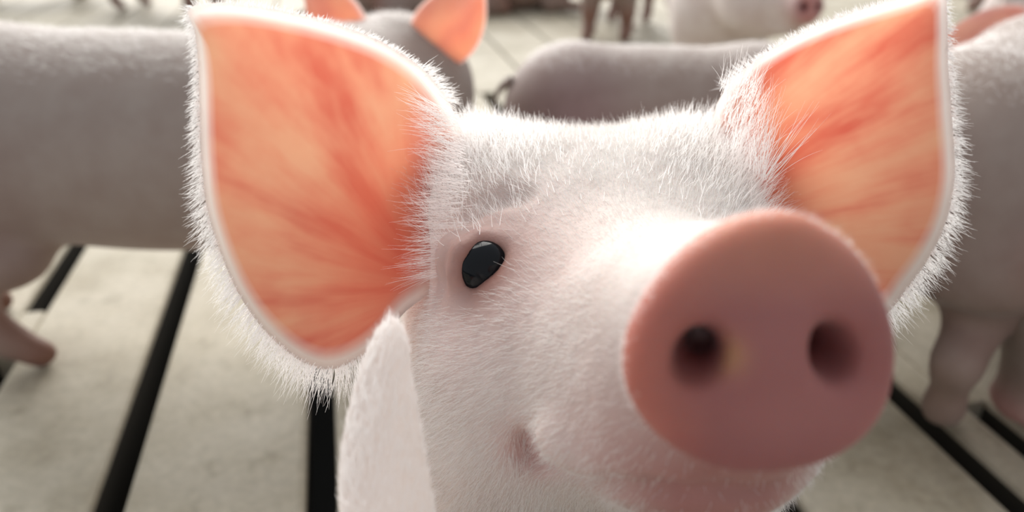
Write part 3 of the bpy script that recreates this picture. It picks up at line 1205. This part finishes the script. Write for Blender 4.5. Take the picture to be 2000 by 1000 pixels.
    tm = mesh_np('tail', np.array(tv), np.array(tf))
    set_color(tm, 'skin', np.tile(PINK * np.array(tint), (len(tv), 1)))
    link('tail', tm, M_PIG, root)
    return root


R_ = math.radians
make_pig('pig standing side-on at the left edge, its grey flank behind the orange ear', (-0.250, 0.525, 0), R_(2), 1.02, stretch=1.08,
         head_yaw=R_(78), head_pitch=R_(-8), gait=(-0.055, 0.018, 0, 0.01), ear_up=1.0, ear_size=0.72)
make_pig('pig with a mauve ham standing just over the crown of the front pig', (0.150, 0.68, 0), R_(4), 0.84, ham=1.0,
         head_yaw=R_(50), head_pitch=R_(-25), gait=(0, 0.01, 0, 0.01), tint=(1.0, 0.96, 0.95), ear_up=-0.5)
make_pig('pig seen from its rump at the right edge, brown hind legs below', (0.370, 0.535, 0), R_(46), 1.0,
         head_yaw=R_(10), head_pitch=R_(-10), gait=(0.02, 0.0, 0, 0), tint=(0.98, 0.94, 0.92), ear_up=-0.5)
make_pig('pig at the right edge with its snout down on the slats', (0.542, 0.400, 0), R_(178), 1.0,
         head_yaw=R_(0), head_pitch=R_(-70), gait=(0, 0.01, 0, 0))
make_pig('white-faced pig with a mauve snout turned to the right, top of the picture', (0.33, 1.24, 0), R_(-100), 1.0,
         head_yaw=R_(28), head_pitch=R_(5), tint=(2.4, 2.6, 2.8))
make_pig('distant pale pig on brown shaded legs above the front pig', (0.25, 1.80, 0), R_(-110), 1.0, gait=(0, 0.02, -0.01, 0.02))
make_pig('distant pink pig lying between the tops of both ears, nearer the left ear', (-0.36, 1.98, 0), R_(175), 1.0, lying=True)
make_pig('distant brownish pig lying beside the small backlit ear tip', (0.0, 2.12, 0), R_(10), 1.0, lying=True, tint=(0.9, 0.8, 0.75))
make_pig('distant pig standing above the tip of the left ear', (-0.92, 2.08, 0), R_(-20), 1.0, gait=(0.01, 0, 0.02, 0))
make_pig('distant pig in the top left corner', (-1.40, 2.30, 0), R_(15), 1.0)
make_pig('distant pig on a pink leg in the top right corner', (1.36, 2.05, 0), R_(150), 1.0)
make_pig('white pig rump cut off by the right edge near the top', (0.845, 1.10, 0), R_(20), 1.0, tint=(2.4, 2.6, 2.8))

# the small pig under the lens: only one white ear rises into the picture
small = make_pig('small white pig of which only a pointed ear rises before the cheek', (-0.045, -0.122, 0), R_(89), 1.02,
                 head_yaw=R_(4), head_pitch=R_(-24), tint=(2.4, 2.6, 2.8), ear_up=(-0.6, 0.3), only_ears=(1,), ear_mat=M_EARW)
SB = np.array([-0.045, -0.122, 0])
we_px = [(762, 619), (780, 632), (794, 668), (800, 730), (812, 800), (826, 880), (842, 980), (852, 1090), (836, 1230), (780, 1320), (705, 1270), (672, 1130),
         (664, 1000), (664, 900), (676, 820), (700, 735), (730, 660)]
we2 = resample(we_px, 90)


def depthW(x, y):
    return 0.170 - 0.000022 * (y - 620)


we3 = np.array([P(x, y, depthW(x, y)) for x, y in we2])
wc3 = P(750, 940, depthW(750, 940))
od = c2w((0.25, 0, 1.0))
od /= np.linalg.norm(od)


def fanw(Vv):
    return np.zeros(len(Vv)), np.zeros(len(Vv)), np.zeros(len(Vv))


wm, Vw, Sw, Fw = ear_mesh('ear_sheet', we3, wc3, -0.006, 0.004, od, fanw)
for a in ('earmask',):
    wm.attributes.remove(wm.attributes[a])
set_color(wm, 'earmask', np.tile((1.0, 0, 0), (len(Vw), 1)))
inv = np.array(Matrix.Rotation(-R_(89), 3, 'Z')) / 1.02
loc = (inv @ (Vw - SB).T).T
wm.vertices.foreach_set('co', loc.astype(np.float32).ravel())
wm.update()
wo = link('ear', wm, M_EARW, small)
wo['label'] = 'pointed white furry ear'
# short fur on that ear
nW = vnormals(Vw, Fw)
fw = np.where(((Vw - CAMP) * nW).sum(1) < 0, 1.0, 0.0)
pt, vi = scatter(Vw, Fw, fw, 5000)
tip = P(762, 600, 0.17)
d = tip - pt
d /= np.linalg.norm(d, axis=1)[:, None]
d = d + nW[vi] * 0.35
ptl = (inv @ (pt - SB).T).T
dl = (inv @ d.T).T
dl /= np.linalg.norm(dl, axis=1)[:, None]
hair_object('ear_fur', ptl, dl, rng.uniform(0.0018, 0.0032, len(pt)) / 1.02, 0.00009, M_HAIR, small, 0, 4, (0, 0, 0), 0.15)

scene.cycles.max_bounces = 14
scene.cycles.diffuse_bounces = 8
scene.cycles.transparent_max_bounces = 8
scene.cycles.use_denoising = True
